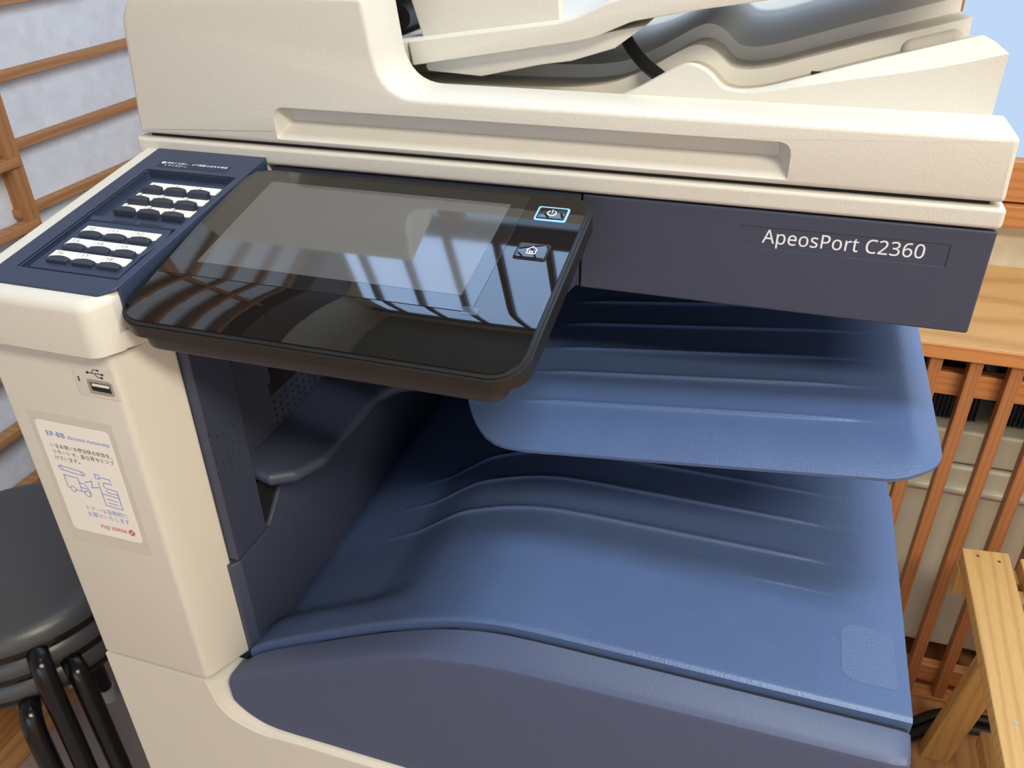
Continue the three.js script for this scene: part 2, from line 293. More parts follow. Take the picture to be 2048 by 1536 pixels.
// USB port
{
  const plate = P('usb_panel', extZ(rounded([[-0.2265, 0.9205, 0.003], [-0.1955, 0.9205, 0.0015], [-0.1955, 0.9435, 0.0015], [-0.2265, 0.9435, 0.003]]), 0.1766, 0.1779, 0.0004), M.beige, 'beige panel of the USB port');
  add('port_rim', extZ(rounded([[-0.2165, 0.9238, 0.001], [-0.1985, 0.9238, 0.001], [-0.1985, 0.9338, 0.001], [-0.2165, 0.9338, 0.001]]), 0.177, 0.1786, 0.0003, [[[-0.2145, 0.9258], [-0.2, 0.9258], [-0.2, 0.9318], [-0.2145, 0.9318]]]), M.steel, plate, 'metal rim of the USB port');
  add('port', box(-0.2145, -0.2, 0.9258, 0.9318, 0.1772, 0.1781, 0.0001), M.black, plate); add('port_tongue', box(-0.2135, -0.201, 0.9292, 0.931, 0.1775, 0.1785, 0.0001), M.white, plate);
  add('indicator_slot', box(-0.2232, -0.2223, 0.931, 0.9345, 0.1774, 0.1782, 0.0001), M.ink, plate);
  const u = [[[-0.2145, 0.9385], [-0.2035, 0.9385]], [[-0.2115, 0.9385], [-0.2095, 0.941], [-0.2065, 0.941]], [[-0.2095, 0.9385], [-0.2075, 0.936], [-0.205, 0.936]]].map((l) => tube(l.map(([x, y]) => [x, y, 0.1779]), 0.00028, 8, 6));
  u.push(new THREE.CylinderGeometry(0.0009, 0.0009, 0.0004, 12).rotateX(Math.PI / 2).translate(-0.2145, 0.9385, 0.178), new THREE.CylinderGeometry(0.0007, 0.0007, 0.0004, 12).rotateX(Math.PI / 2).translate(-0.2062, 0.941, 0.178), new THREE.BoxGeometry(0.0013, 0.0013, 0.0004).translate(-0.2045, 0.936, 0.178), new THREE.ConeGeometry(0.0008, 0.0018, 10).rotateZ(-Math.PI / 2).translate(-0.203, 0.9385, 0.178));
  add('usb_symbol', mergeGeometries(u.map((g) => g.toNonIndexed())), M.ink, plate, 'grey USB trident symbol');
}
// sticker in its clear sleeve
{
  const sleeve = P('sticker_sleeve', box(-0.2765, -0.2092, 0.7895, 0.9005, 0.1776, 0.1779, 0.0001), M.sleeve, 'clear plastic sleeve of the sticker');
  const card = canvasMat(580, 935, (x, w, h) => {
    x.fillStyle = '#f3f0ea'; x.fillRect(0, 0, w, h);
    x.fillStyle = '#6c8bd0'; x.font = 'bold 56px sans-serif'; x.fillText('EP-BB', 60, 118); x.font = 'bold 34px sans-serif'; x.fillText('Electronic Partnership', 234, 118, 330);
    const k = '#5a524e'; jp(x, 'いまお使いの複合機の状態を、', 62, 178, 37, k, 4); jp(x, 'リモートで、毎日見守りつづ', 62, 228, 38, k, 4); jp(x, 'けています。', 62, 278, 38, k, 4);
    x.strokeStyle = '#6f8fd6'; x.lineWidth = 7; x.lineCap = x.lineJoin = 'round';
    const L = (...p) => { x.beginPath(); p.forEach(([a, b], i) => (i ? x.lineTo(a, b) : x.moveTo(a, b))); x.stroke(); };
    L([60, 378], [80, 362], [258, 384], [270, 396], [262, 412], [246, 416], [74, 396], [60, 378]); L([84, 364], [96, 398]); L([240, 384], [252, 414]);
    L([84, 440], [196, 448], [196, 560], [154, 556]); L([84, 440], [84, 544], [100, 548]); L([196, 484], [238, 492], [262, 530], [268, 566], [262, 572]); L([196, 560], [212, 564]); L([200, 524], [250, 530]);
    x.beginPath(); x.arc(126, 554, 22, 0, 7); x.stroke(); x.beginPath(); x.arc(238, 572, 24, 0, 7); x.stroke();
    L([250, 470], [310, 448], [296, 506], [352, 492]);
    L([356, 376], [388, 378], [388, 414], [356, 412], [356, 376]); L([400, 396], [470, 402], [474, 420]); L([366, 440], [366, 640], [500, 652], [500, 550]); L([478, 440], [410, 440], [400, 470], [412, 484], [500, 492]); L([500, 492], [500, 650]); L([410, 500], [420, 520], [498, 524]); L([368, 540], [498, 552]); L([396, 580], [474, 588]); L([396, 612], [474, 620]);
    const b = '#7f97d2'; jp(x, 'トナーは自動的に', 176, 680, 44, b, 4.5); jp(x, 'お届けいたします', 176, 735, 44, b, 4.5);
    x.fillStyle = '#c14a55'; x.font = 'bold 42px sans-serif'; x.fillText('FUJI XEROX', 252, 868, 222);
    x.beginPath(); x.arc(512, 852, 27, 0, 7); x.fill(); x.strokeStyle = '#f3f0ea'; x.lineWidth = 5; L([492, 838], [530, 868]); L([528, 834], [496, 870]);
  }, { roughness: 0.35 });
  add('sticker', printed(0.058, 0.0935, 0.0003, 0.004).translate(-0.2432, 0.8472, 0.1779), card, sleeve, 'white sticker with blue and red Japanese print');
}

// ---- deck with the one-touch keypad
const SL = 0.1625, deckY = (z) => 0.991 + SL * (0.177 - z);
const shear = (g, k = 1) => { const p = g.attributes.position; for (let i = 0; i < p.count; i++) p.setY(i, p.getY(i) + k * deckY(p.getZ(i))); g.computeVertexNormals(); return g; };
{
  const planU = rounded([[-0.2905, -0.02], [-0.2905, 0.187, 0.012], [-0.194, 0.187, 0.012], [-0.1855, 0.1728, 0.002], [-0.1855, -0.02]], 8);
  const g = extYraw(planU, 0, 0.06, 0.006, [], 5).toNonIndexed(), p = g.attributes.position;
  for (let i = 0; i < p.count; i++) { const y = p.getY(i), z = p.getZ(i); p.setY(i, y > 0.03 ? deckY(z) + (y - 0.06) : 0.9555); }
  const deck = P('deck', cut(fin(g, 0.5), shear(extYraw([[-0.2645, 0.0305], [-0.1868, 0.0305], [-0.1868, 0.163], [-0.2645, 0.163]], -0.0068, 0.03))), M.beige, 'sloping beige deck with a navy keypad');
  P('deck_corner', extY(rounded([[-0.21, -0.02], [-0.21, 0.1868], [-0.194, 0.1868, 0.012], [-0.1675, 0.143, 0.006], [-0.1675, -0.02]], 8), 0.9555, 0.967, 0.0015), M.beige);
  P('deck_gap', extY(doorPlan.map(([x, z]) => [x + 0.001, z - 0.003]), 0.95, 0.957), M.black);
  const out = rounded([[-0.2752, 0.0012, 0.001], [-0.1838, 0.0012, 0.001], [-0.1838, 0.168, 0.008], [-0.1915, 0.1764, 0.006], [-0.2752, 0.1764, 0.002]]), hole = rounded([[-0.2628, 0.0325, 0.002], [-0.1882, 0.0325, 0.002], [-0.1882, 0.161, 0.002], [-0.2628, 0.161, 0.002]]);
  const panel = P('keypad_panel', boxUV(shear(extYraw(out, -0.0005, 0.0012, 0.0006, [hole]).toNonIndexed())), M.deckNavy, 'navy keypad panel');
  const K = (n, geo, m, l) => add(n, boxUV(shear(geo.index ? geo.toNonIndexed() : geo)), m, panel, l);
  const bx = (x0, x1, y0, y1, z0, z1, r = 0.0005) => new RoundedBoxGeometry(x1 - x0, y1 - y0, z1 - z0, 2, Math.min(r, (x1 - x0) / 2.1, (y1 - y0) / 2.1, (z1 - z0) / 2.1)).translate((x0 + x1) / 2, (y0 + y1) / 2, (z0 + z1) / 2);
  K('panel_flank', bx(-0.1862, -0.1838, -0.014, 0.0002, 0.0012, 0.166, 0.0008), M.deckNavy);
  K('recess_floor', bx(-0.2644, -0.187, -0.0067, -0.005, 0.0306, 0.1629), M.deckNavy);
  K('recess_wall', extYraw([[-0.2644, 0.0306], [-0.187, 0.0306], [-0.187, 0.1629], [-0.2644, 0.1629]], -0.0052, 0.0002, 0, [hole]), M.deckNavy);
  K('key_plate', bx(-0.2565, -0.1905, -0.0052, -0.003, 0.0387, 0.0945, 0.0008), M.deckNavy);
  K('key_plate', extYraw(rounded([[-0.2585, 0.1005, 0.001], [-0.1945, 0.1005, 0.001], [-0.1915, 0.113, 0.004], [-0.1945, 0.131, 0.006], [-0.1935, 0.156, 0.003], [-0.2585, 0.156, 0.001]]), -0.0052, -0.001, 0.0006), M.deckNavy);
  K('hinge_bar', bx(-0.2585, -0.1905, -0.0052, -0.0002, 0.0955, 0.1007), M.deckNavy);
  K('hinge_tab', bx(-0.24, -0.224, -0.001, 0.0005, 0.0968, 0.1), M.keyNavy); K('hinge_tab', bx(-0.219, -0.203, -0.001, 0.0005, 0.0968, 0.1), M.keyNavy);
  const nums = canvasMat(512, 512, (x, w, h) => {
    x.fillStyle = '#f2f2ee'; x.fillRect(0, 0, w, h); x.fillStyle = x.strokeStyle = '#2b2b30'; x.lineWidth = 2;
    for (let r = 0; r < 6; r++) for (let c = 0; c < 3; c++) { x.font = '46px sans-serif'; x.fillText(String(r * 3 + c + 1), c * 170 + 14, r * 85 + 46); if (c) { x.beginPath(); x.moveTo(c * 170 - 2, r * 85); x.lineTo(c * 170 - 2, r * 85 + 60); x.stroke(); } }
  });
  [[0.0432, -0.003], [0.0582, -0.003], [0.073, -0.003], [0.1072, -0.001], [0.1223, -0.001], [0.1367, -0.001]].forEach(([z0, y], r) => {
    const x0 = r < 3 ? -0.2512 : -0.2535, x1 = x0 + 0.0565, z1 = z0 + (r < 3 ? 0.0088 : 0.0078);
    K('paper_strip', extYraw(rounded([[x0, z0, 0.0008], [x1, z0, 0.0008], [x1, z1, 0.0012], [x0, z1, 0.0008]]), y - 0.0002, y + 0.0003), M.white, 'white name strip');
    const g = new THREE.PlaneGeometry(0.0555, 0.0074).rotateX(-Math.PI / 2).translate((x0 + x1) / 2, y + 0.00038, z0 + 0.0039).toNonIndexed(), uv = g.attributes.uv;
    for (let i = 0; i < uv.count; i++) uv.setXY(i, uv.getX(i), 1 - (r + 1 - uv.getY(i)) / 6.02);
    add('strip_print', shear(g), nums, panel, 'printed key numbers');
    for (let c = 0; c < 3; c++) {
      const x = (r < 3 ? -0.2405 : -0.2425) + 0.0187 * c, w = 0.0074, zc = z0 + (r < 3 ? 0.0125 : 0.0098), h = r < 3 ? 0.0046 : 0.0024;
      const arc = [...Array(9)].map((_, i) => { const t = i / 8; return [x - w + 2 * w * t, zc - 0.0004 - 0.0016 * Math.sin(Math.PI * t)]; });
      K('key', extYraw([...arc, [x + w, zc + 0.0036], [x - w, zc + 0.0036]].reverse(), y - 0.0002, y + h, 0.0005), M.keyNavy, 'navy one-touch key');
    }
  });
  const note = canvasMat(640, 110, (x, w, h) => {
    x.fillStyle = '#232d49'; x.fillRect(0, 0, w, h); x.fillStyle = '#eef0f4'; x.beginPath(); x.arc(30, 32, 20, 0, 7); x.fill(); x.fillStyle = '#232d49'; x.fillRect(27, 18, 6, 18); x.fillRect(27, 40, 6, 6);
    jp(x, '送信する前に、必ず画面の宛先を確認', 58, 12, 33, '#eef0f4', 3.6); jp(x, 'してください。', 58, 58, 33, '#eef0f4', 3.6);
  });
  const ng = printed(0.0575, 0.0085, 0.0002, 0.0004).rotateX(-Math.PI / 2).translate(-0.2295, 0.0012, 0.0238);
  add('notice_sticker', shear(ng), note, panel, 'dark sticker with white Japanese notice');
}

// ---- tilted touch screen
{
  const unit = new THREE.Group(); unit.name = 'touch_screen'; unit.position.set(0, 1.0185, 0.02); unit.rotation.x = 12.5 * D2R; unit.userData.label = 'tilted black glass touch screen'; printer.add(unit);
  const vb = 0.122, kb = 2.0, bend = (v) => (v > vb ? -kb * (v - vb) ** 2 : 0);
  const rowsOf = (v0, v1, r) => { const o = []; for (let i = 0; i <= 10; i++) o.push(v0 + r * (1 - Math.cos(i / 10 * Math.PI / 2))); for (let v = v0 + r + 0.006; v < v1 - r; v += 0.005) o.push(v); for (let i = 0; i <= 14; i++) o.push(v1 - r + r * Math.sin(i / 14 * Math.PI / 2)); return o; };
  const plate = (x0, x1, v0, v1, r, top, bot, edge = 0) => {
    const inset = (v) => { const d = v < v0 + r ? v0 + r - v : v > v1 - r ? v - (v1 - r) : 0; return r - Math.sqrt(Math.max(0, r * r - d * d)); };
    const rows = rowsOf(v0, v1, r).map((v) => { const a = x0 + inset(v), b = x1 - inset(v), w = Math.max(b - a, 1e-5), y = bend(v), row = []; for (let i = 0; i <= 8; i++) row.push([a + w * i / 8, top + y, v]); row.push([b, bot, v], [a, bot, v]); return row; });
    const g = gridSolid(rows, 0.45), p = g.attributes.position, nn = g.attributes.normal, q = new THREE.Vector3();
    for (let i = 0; i < p.count; i++) if (nn.getY(i) > 0.8) { const v = p.getZ(i); q.set(0, 1, v > vb ? 2 * kb * (v - vb) : 0).normalize(); nn.setXYZ(i, q.x, q.y, q.z); }
    return g;
  };
  const U = (n, g, m, l) => add(n, g, m, unit, l);
  U('bezel', plate(-0.1832, 0.0622, -0.0015, 0.1662, 0.02, -0.0006, -0.0118), M.bezel, 'black plastic bezel');
  U('bezel_lip', plate(-0.1826, 0.0605, 0, 0.1648, 0.019, 0.0002, -0.0075), M.bezel);
  U('housing', extY(rounded([[-0.172, 0.004, 0.01], [0.05, 0.004, 0.01], [0.05, 0.162, 0.012], [-0.172, 0.162, 0.012]]), -0.0255, -0.0105, 0.003), M.housing, 'dark grey housing under the screen');
  U('cover_glass', plate(-0.1815, 0.0585, 0.002, 0.1625, 0.017, 0.0010, -0.006), M.glass, 'glossy black cover glass');
  U('screen_film', box(-0.1775, 0.0205, 0.0008, 0.0013, 0.005, 0.1222, 0.0001), M.film, 'clear protective film');
  U('display_area', box(-0.1588, 0.0105, 0.001, 0.0014, 0.0162, 0.1095, 0.00008), M.lcd, 'switched-off dark grey display');
  const tab = U('film_tab', box(0.0155, 0.0245, 0.0012, 0.0018, 0.1185, 0.1245, 0.0001), M.clear, 'clear pull tab of the film');
  // buttons
  const btn = (n, x0, x1, v0, v1, l) => { U('button_ring', extY(rounded([[x0 - 0.0007, v0 - 0.0007, 0.0018], [x1 + 0.0007, v0 - 0.0007, 0.0018], [x1 + 0.0007, v1 + 0.0007, 0.0018], [x0 - 0.0007, v1 + 0.0007, 0.0018]]), 0.0008, 0.0014, 0.0002), M.black); return U(n, extY(rounded([[x0, v0, 0.0015], [x1, v0, 0.0015], [x1, v1, 0.0015], [x0, v1, 0.0015]]), 0.0008, 0.0022, 0.0006), M.glass, l); };
  btn('power_button', 0.03, 0.0472, 0.0168, 0.0288, 'black power button');
  const ro = rounded([[0.0287, 0.0155, 0.0018], [0.0485, 0.0155, 0.0018], [0.0485, 0.0302, 0.0018], [0.0287, 0.0302, 0.0018]]), ri = rounded([[0.0296, 0.0164, 0.0012], [0.0476, 0.0164, 0.0012], [0.0476, 0.0293, 0.0012], [0.0296, 0.0293, 0.0012]]);
  U('power_light', extY(ro, 0.0009, 0.0018, 0.0002, [ri]), M.blueGlow, 'glowing blue ring around the power button');
  btn('home_button', 0.0283, 0.0466, 0.0552, 0.0697, 'black home button');
  const arc2 = [...Array(25)].map((_, i) => { const a = (-60 + 300 * i / 24) * D2R; return [0.0386 + 0.0027 * Math.cos(a), 0.0023, 0.0231 + 0.0027 * Math.sin(a)]; });
  U('power_symbol', mergeGeometries([tube(arc2, 0.0004, 30, 5), tube([[0.0386, 0.0023, 0.0195], [0.0386, 0.0023, 0.0228]], 0.0004, 4, 5)].map((g) => g.toNonIndexed())), M.print, 'white power symbol');
  const hx = 0.0375, hz = 0.0625, hp = (l) => tube(l.map(([a, b]) => [hx + a * 0.00115, 0.0023, hz + b * 0.00135]), 0.00034, 24, 5);
  const poly = (l) => mergeGeometries(l.slice(1).map((q, i) => hp([l[i], q]).toNonIndexed()));
  U('home_symbol', mergeGeometries([poly([[-3, 0], [0, -2.6], [3, 0]]), poly([[-2.2, -0.2], [-2.2, 2.6], [2.2, 2.6], [2.2, -0.2]]), poly([[-0.7, 2.6], [-0.7, 0.8], [0.7, 0.8], [0.7, 2.6]])]), M.print, 'white house symbol');
  P('screen_arm', extX([[0.0, 0.95], [0.06, 0.962], [0.13, 0.968], [0.13, 0.978], [0.0, 0.99]], 0.034, 0.046, 0.002), M.navy, 'navy arm holding the screen');
}

// ---- scanner, name panel
P('scanner_band', box(-0.2945, 0.2915, 1.0148, 1.0278, -0.47, 0.0005, 0.003, 3), M.beige, 'beige band of the scanner');
P('scanner_gap', box(-0.285, 0.283, 1.02, 1.034, -0.46, -0.006), M.black);
P('name_panel', cut(box(0.0468, 0.2905, 0.9475, 1.0135, -0.09, -0.0015, 0.0015), box(0.1473, 0.2684, 0.9888, 1.0034, -0.0021, 0.01, 0.0002)), M.navy, 'navy panel with the model name');
P('recess_panel', box(-0.182, 0.0458, 0.9475, 1.0135, -0.09, -0.003, 0.001), M.navy);
P('scanner_underside', box(-0.18, 0.2895, 0.9485, 1.016, -0.46, -0.08), M.navy);
{
  const font = await new FontLoader().loadAsync('fonts/droid/droid_sans_regular.typeface.json');
  const g = new TextGeometry('ApeosPort C2360', { font, size: 0.0088, depth: 0.0003, curveSegments: 6 }); g.computeBoundingBox();
  const bb = g.boundingBox, w = 0.2554 - 0.1622; g.translate(-bb.min.x, 0, 0); g.scale(w / (bb.max.x - bb.min.x), 1, 1); g.translate(0.1622, 0.9928, -0.0022);
  P('model_name', fin(g), M.print, 'white lettering of the model name');
}

// ---- document cover with the feeder
{
  const hump = rounded([[-0.29, 1.0305, 0.003], [0.2893, 1.0305, 0.003], [0.2876, 1.0675, 0.004], [-0.0895, 1.0675, 0.03], [-0.097, 1.1275, 0.005], [-0.281, 1.128, 0.03]], 8);
  const front = extZ(hump, -0.05, 0, 0.0032);
  const hg = gridSolid([[-0.013, -0.166, 0.164, 1.0445, 1.0545], [-0.007, -0.169, 0.167, 1.04, 1.0558], [0.002, -0.1745, 0.1725, 1.0325, 1.0565]].map(([z, x0, x1, y0, y1]) => rounded([[x0, y0, 0.002], [x1, y0, 0.002], [x1, y1, 0.009], [x0, y1, 0.009]], 8).map(([x, y]) => [x, y, z])), 0.4);
  P('document_cover', cut(front, hg), M.beige, 'beige document cover with a long grip recess');
  const hump2 = rounded([[-0.288, 1.031, 0.003], [-0.13, 1.031], [-0.13, 1.126, 0.004], [-0.281, 1.126, 0.028]], 8);
  P('feeder_housing', extZ(hump2, -0.47, -0.045, 0.002), M.beige);
  P('feeder_hood', extZ(rounded([[-0.135, 1.122], [-0.1, 1.122, 0.003], [-0.1, 1.127, 0.002], [-0.135, 1.127]]), -0.46, -0.05, 0.001), M.beige);
  P('feed_slot', box(-0.132, -0.1275, 1.06, 1.124, -0.44, -0.052), M.black, 'black feed slot of the document feeder');
  for (const z of [-0.12, -0.2, -0.28]) P('feed_roller', new THREE.CylinderGeometry(0.009, 0.009, 0.03, 24).rotateX(Math.PI / 2).translate(-0.121, 1.1, z), M.housing);
  P('cover_base', box(-0.285, 0.283, 1.031, 1.05, -0.465, -0.04, 0.002), M.beige);
  // output tray: the same wave along x, stepping up towards the back
  const base = smoothTable([[-0.13, 1.052], [0.0, 1.054], [0.04, 1.058], [0.0657, 1.0683], [0.093, 1.0838], [0.1029, 1.0868], [0.1137, 1.0829], [0.1251, 1.0735], [0.1442, 1.0732], [0.175, 1.082], [0.2076, 1.0921], [0.2641, 1.1086], [0.281, 1.1135]]);
  const up = lerpTable([[-0.4, 0.012], [-0.155, 0.0095], [-0.151, 0.0095], [-0.1485, 0.0005], [-0.099, 0.0045], [-0.0965, 0.0042], [-0.094, -0.0055], [-0.062, -0.001], [-0.058, 0.0], [-0.056, 0.0], [-0.048, -0.012]]);
  const ramp = (x) => smooth(0.12, 0.27, x);
  const zs = [-0.4, -0.33, -0.25, -0.2, -0.17, -0.155, -0.151, -0.15, -0.1485, -0.14, -0.12, -0.105, -0.099, -0.0965, -0.0955, -0.094, -0.085, -0.075, -0.066, -0.062, -0.058, -0.056, -0.053, -0.048];
  P('document_output_tray', sheet(zs, () => -0.13, (z) => 0.2645 + 0.0155 * smooth(-0.058, -0.048, z), 110, (x, z) => { const f = up(z), lo = z > -0.0565 ? f * ramp(x) : f; return base(x) + lo; }, () => 1.045, 0.5), M.beige, 'wavy beige output tray of the feeder');
  P('slot_hole', box(0.176, 0.186, 1.074, 1.0815, -0.0765, -0.071, 0.0005).rotateZ(0), M.black);
  P('output_stop', new THREE.CapsuleGeometry(0.0065, 0.022, 6, 16).rotateZ(Math.PI / 2 + 0.28).translate(0.243, 1.099, -0.079), M.beige, 'rounded white stop on the output tray');
  P('tray_back_wall', extZ([[-0.12, 1.05], [0.275, 1.05], [0.275, 1.128], [0.2, 1.112], [0.1, 1.098], [-0.12, 1.09]], -0.415, -0.4, 0.002), M.beige);
  for (const x of [0.13, 0.165, 0.235, 0.25]) P('wall_rib', box(x, x + 0.002, 1.085, 1.11, -0.402, -0.392), M.beige);
  // input tray
  const topC = [[-0.095, 1.0916], [0.0131, 1.1069], [0.026, 1.1105], [0.045, 1.1195], [0.06, 1.1245], [0.104, 1.1335], [0.2, 1.149], [0.27, 1.16]], lowC = [[0.27, 1.143], [0.2, 1.1325], [0.104, 1.1174], [0.0625, 1.1094], [0.0368, 1.0985], [0.0235, 1.0955], [-0.0923, 1.0756]];
    P('input_tray', extZ(rounded([...topC, ...lowC].map(([x, y]) => [x, y, x > -0.08 && x < 0.25 ? 0.03 : 0]).reverse()), -0.305, -0.06, 0.001), M.beige, 'raised beige input tray of the feeder');
  P('input_tray_hinge', extZ([[-0.118, 1.072], [-0.0955, 1.0752], [-0.0965, 1.0913], [-0.118, 1.088]], -0.305, -0.062, 0.001), M.beige);
  P('input_tray_underside', extZ(rounded([[-0.088, 1.079], [-0.086, 1.0705, 0.003], [-0.045, 1.0685, 0.002], [0.0, 1.0785], [0.02, 1.0815, 0.002], [0.05, 1.091, 0.003], [0.07, 1.106], [0.0235, 1.0965]].reverse()), -0.265, -0.07, 0.001), M.beige, 'white underside lip of the input tray');
  const guide = P('document_guide', extZ(rounded([[-0.0915, 1.0912], [0.0105, 1.1055, 0.002], [0.0085, 1.14], [-0.106, 1.14]]), -0.092, -0.0785, 0.0015), M.beige, 'beige sliding document guide');
  add('guide_foot', extX(rounded([[-0.0785, 1.1045], [-0.0785, 1.107], [-0.11, 1.107], [-0.11, 1.1045]]), -0.0, 0.0215, 0.0008).rotateZ(0.13).translate(0.139, -0.0005, 0), M.beige, guide);
  P('feeder_cable', tube([[0.036, 1.103, -0.14], [0.0423, 1.0945, -0.13], [0.0527, 1.0845, -0.115], [0.0667, 1.0772, -0.095], [0.08, 1.073, -0.078], [0.088, 1.07, -0.066]], 0.0045, 40, 12), M.cable, 'black feeder cable');
}

// ---- cavity between scanner and paper trays
{
  const pts = [0.8732, 0.1262, 0.8695, 0.1197, 0.8643, 0.1148, 0.8746, 0.1333, 0.866, 0.1261, 0.8573, 0.1127, 0.861, 0.1207, 0.8734, 0.1403, 0.8678, 0.1331, 0.8664, 0.1402, 0.8619, 0.1331, 0.8579, 0.1264, 0.8538, 0.1187, 0.8502, 0.1127, 0.8582, 0.14, 0.854, 0.133, 0.8501, 0.1262, 0.8468, 0.1206, 0.8434, 0.1153, 0.8505, 0.1399, 0.8463, 0.1331, 0.8419, 0.1261, 0.8379, 0.1197, 0.8416, 0.1405, 0.8398, 0.1332, 0.8346, 0.1262, 0.8337, 0.1335].reduce((o, v, i, l) => (i % 2 ? [...o, [v - 0.0018, l[i - 1]]] : o), []);
  const cutter = mergeGeometries(pts.map(([z, y]) => new THREE.CylinderGeometry(0.0013, 0.0013, 0.004, 10).rotateZ(Math.PI / 2).translate(-0.171, y, z).toNonIndexed()));
  P('speaker_panel', cut(box(-0.195, -0.171, 0.7615, 0.98, 0.1015, 0.1405, 0.0015), cutter), M.navy, 'navy side panel with speaker holes');
  P('lower_side_panel', extY(rounded([[-0.2, 0.07], [-0.171, 0.07], [-0.171, 0.138, 0.002], [-0.1755, 0.1445, 0.002], [-0.2, 0.1445]].reverse()), 0.655, 0.7595, 0.0012), M.navy);
  P('inner_side_wall', extX([[0.098, 0.655], [0.098, 0.759], [0.09, 0.765], [0.072, 0.783], [0.055, 0.787], [0.05, 0.7945], [-0.3, 0.7945], [-0.3, 0.655]], -0.19, -0.1725, 0.001), M.navy);
  const vh = []; for (let i = 0; i < 13; i++) for (let j = 0; j < 6; j++) vh.push(new THREE.BoxGeometry(0.006, 0.0032, 0.0026).translate(-0.1855, 0.806 + j * 0.0066, 0.043 - i * 0.0088).toNonIndexed());
  P('exit_wall', cut(box(-0.2, -0.186, 0.79, 0.95, -0.3, 0.1, 0.001), mergeGeometries(vh)), M.navy, 'recessed navy wall with vent holes');
  P('exit_step', box(-0.19, -0.18, 0.862, 0.95, 0.05, 0.099, 0.001), M.navy);
  P('exit_gap', box(-0.19, -0.1755, 0.75, 0.8, 0.045, 0.1013, 0.0005), M.black);
  P('exit_slot', box(-0.187, -0.1845, 0.846, 0.868, -0.1, 0.046, 0.0005), M.black);
  const lip = extYraw(rounded([[-0.188, -0.25], [-0.05, -0.25], [-0.05, -0.08], [-0.086, -0.0756, 0.02], [-0.127, -0.058, 0.02], [-0.1363, -0.037, 0.02], [-0.138, 0.058, 0.02], [-0.148, 0.084, 0.01], [-0.162, 0.0985, 0.004], [-0.188, 0.0985]].reverse(), 14), 0, 0.011, 0.005, [], 5).toNonIndexed();
  { const p = lip.attributes.position; for (let i = 0; i < p.count; i++) { const x = p.getX(i); p.setY(i, 0.795 + p.getY(i) + Math.max(0, -0.143 - x) * 0.25); } }
  P('exit_lip', fin(lip, 0.7), M.navy, 'navy curved lip of the paper exit');
  for (const z of [0.03, -0.02, -0.07]) P('lip_rib', box(-0.185, -0.15, 0.806, 0.8085, z - 0.001, z + 0.001, 0.0004), M.navy);
  P('cavity_back', box(-0.2, 0.286, 0.62, 0.95, -0.47, -0.3), M.navy);
  // lower paper tray
  const prof = smoothTable([[-0.175, 0.674], [-0.157, 0.6885], [-0.101, 0.719], [-0.056, 0.742], [-0.015, 0.7595], [0.0157, 0.7685], [0.045, 0.7722], [0.1, 0.7724], [0.287, 0.771]]);
  const rib = (z, c) => { const d = z - c; return d < 0 ? Math.exp(-((d / 0.004) ** 2)) : Math.exp(-((d / 0.0013) ** 2)); };
  const ribZ = [-0.0477, -0.0103, 0.0297, 0.059];
  const yL = (x, z) => {
    const bowl = 0.012 * smooth(-0.03, -0.085, x) * smooth(0.128, 0.1, z) * (1 - 0.0);
    const end = smooth(0.274, 0.2, x) * smooth(-0.13, -0.05, x);
    let r = 0; ribZ.forEach((c, i) => { r += rib(z, c) * (i === 3 ? 0.0009 * smooth(0.16, 0.22, x) : 0.002); });
    return prof(x) - bowl + r * end - 0.0014 * smooth(0.1465, 0.15, z) ** 2;
  };
  const fine = (list, z0, z1) => { const s = []; for (let z = z0; z <= z1 + 1e-6; z += 0.006) s.push(z); list.forEach((c) => { for (let d = -0.006; d <= 0.0031; d += 0.0007) s.push(c + d); }); return [...new Set(s.map((v) => Math.round(v * 1e5) / 1e5))].sort((a, b) => a - b); };
  P('lower_paper_tray', sheet([...fine(ribZ, -0.3, 0.138), 0.144, 0.146, 0.148, 0.1495, 0.15], () => -0.1728, (z) => (z > -0.062 ? 0.287 : 0.2852), 130, yL, 0.012, 0.5), M.tray, 'navy lower paper tray with a curved ramp');
  P('glue_residue', sheet([0.083, 0.084, 0.086, 0.089, 0.095, 0.105, 0.115, 0.124, 0.127, 0.129, 0.13], (z) => 0.248 + 0.006 * Math.max(smooth(0.089, 0.083, z), smooth(0.124, 0.13, z)), (z) => 0.28, 8, (x) => prof(x) + 0.00018, 0.0001), M.residue, 'faint sticker residue on the tray');
  // upper paper tray
  const ribU = [0.0155, -0.028, -0.067, -0.111, -0.155];
  const zF = 0.0665, rC = 0.034;
  const xR = (z) => { const d = z - (zF - rC); return 0.288 - (d > 0 ? rC - Math.sqrt(Math.max(0, rC * rC - d * d)) : 0); };
  const xLt = lerpTable([[-0.3, -0.075], [-0.06, -0.055], [0.0, -0.04], [0.0113, -0.0349], [0.0284, -0.0266], [0.042, -0.0185], [0.0506, -0.0118], [0.058, -0.004], [0.063, 0.005], [0.0655, 0.016], [0.0665, 0.03]]);
  const yU = (x, z, a, b) => {
    const u = Math.min((0.288 - x) / 0.02, 9), v = Math.min((zF - z) / 0.04, 9), w = Math.min((x + 0.05 + z * 0.6) / 0.03, 9);
    const s = (q) => (q < 1 ? (1 - q) ** 2 : 0), drop = 0.0075 * Math.min(1.2, s(u) + s(v));
    let r = 0; ribU.forEach((c) => { r += rib(z, c); });
    return 0.8575 + 0.114 * (x - 0.003) - drop + 0.0022 * r * smooth(0.266, 0.2, x) * smooth(0.0, 0.04, x);
  };
  const zu = [...fine(ribU, -0.3, 0.036), 0.04, 0.044, 0.048, 0.052, 0.055, 0.058, 0.0605, 0.0625, 0.064, 0.0652, 0.066, 0.0665];
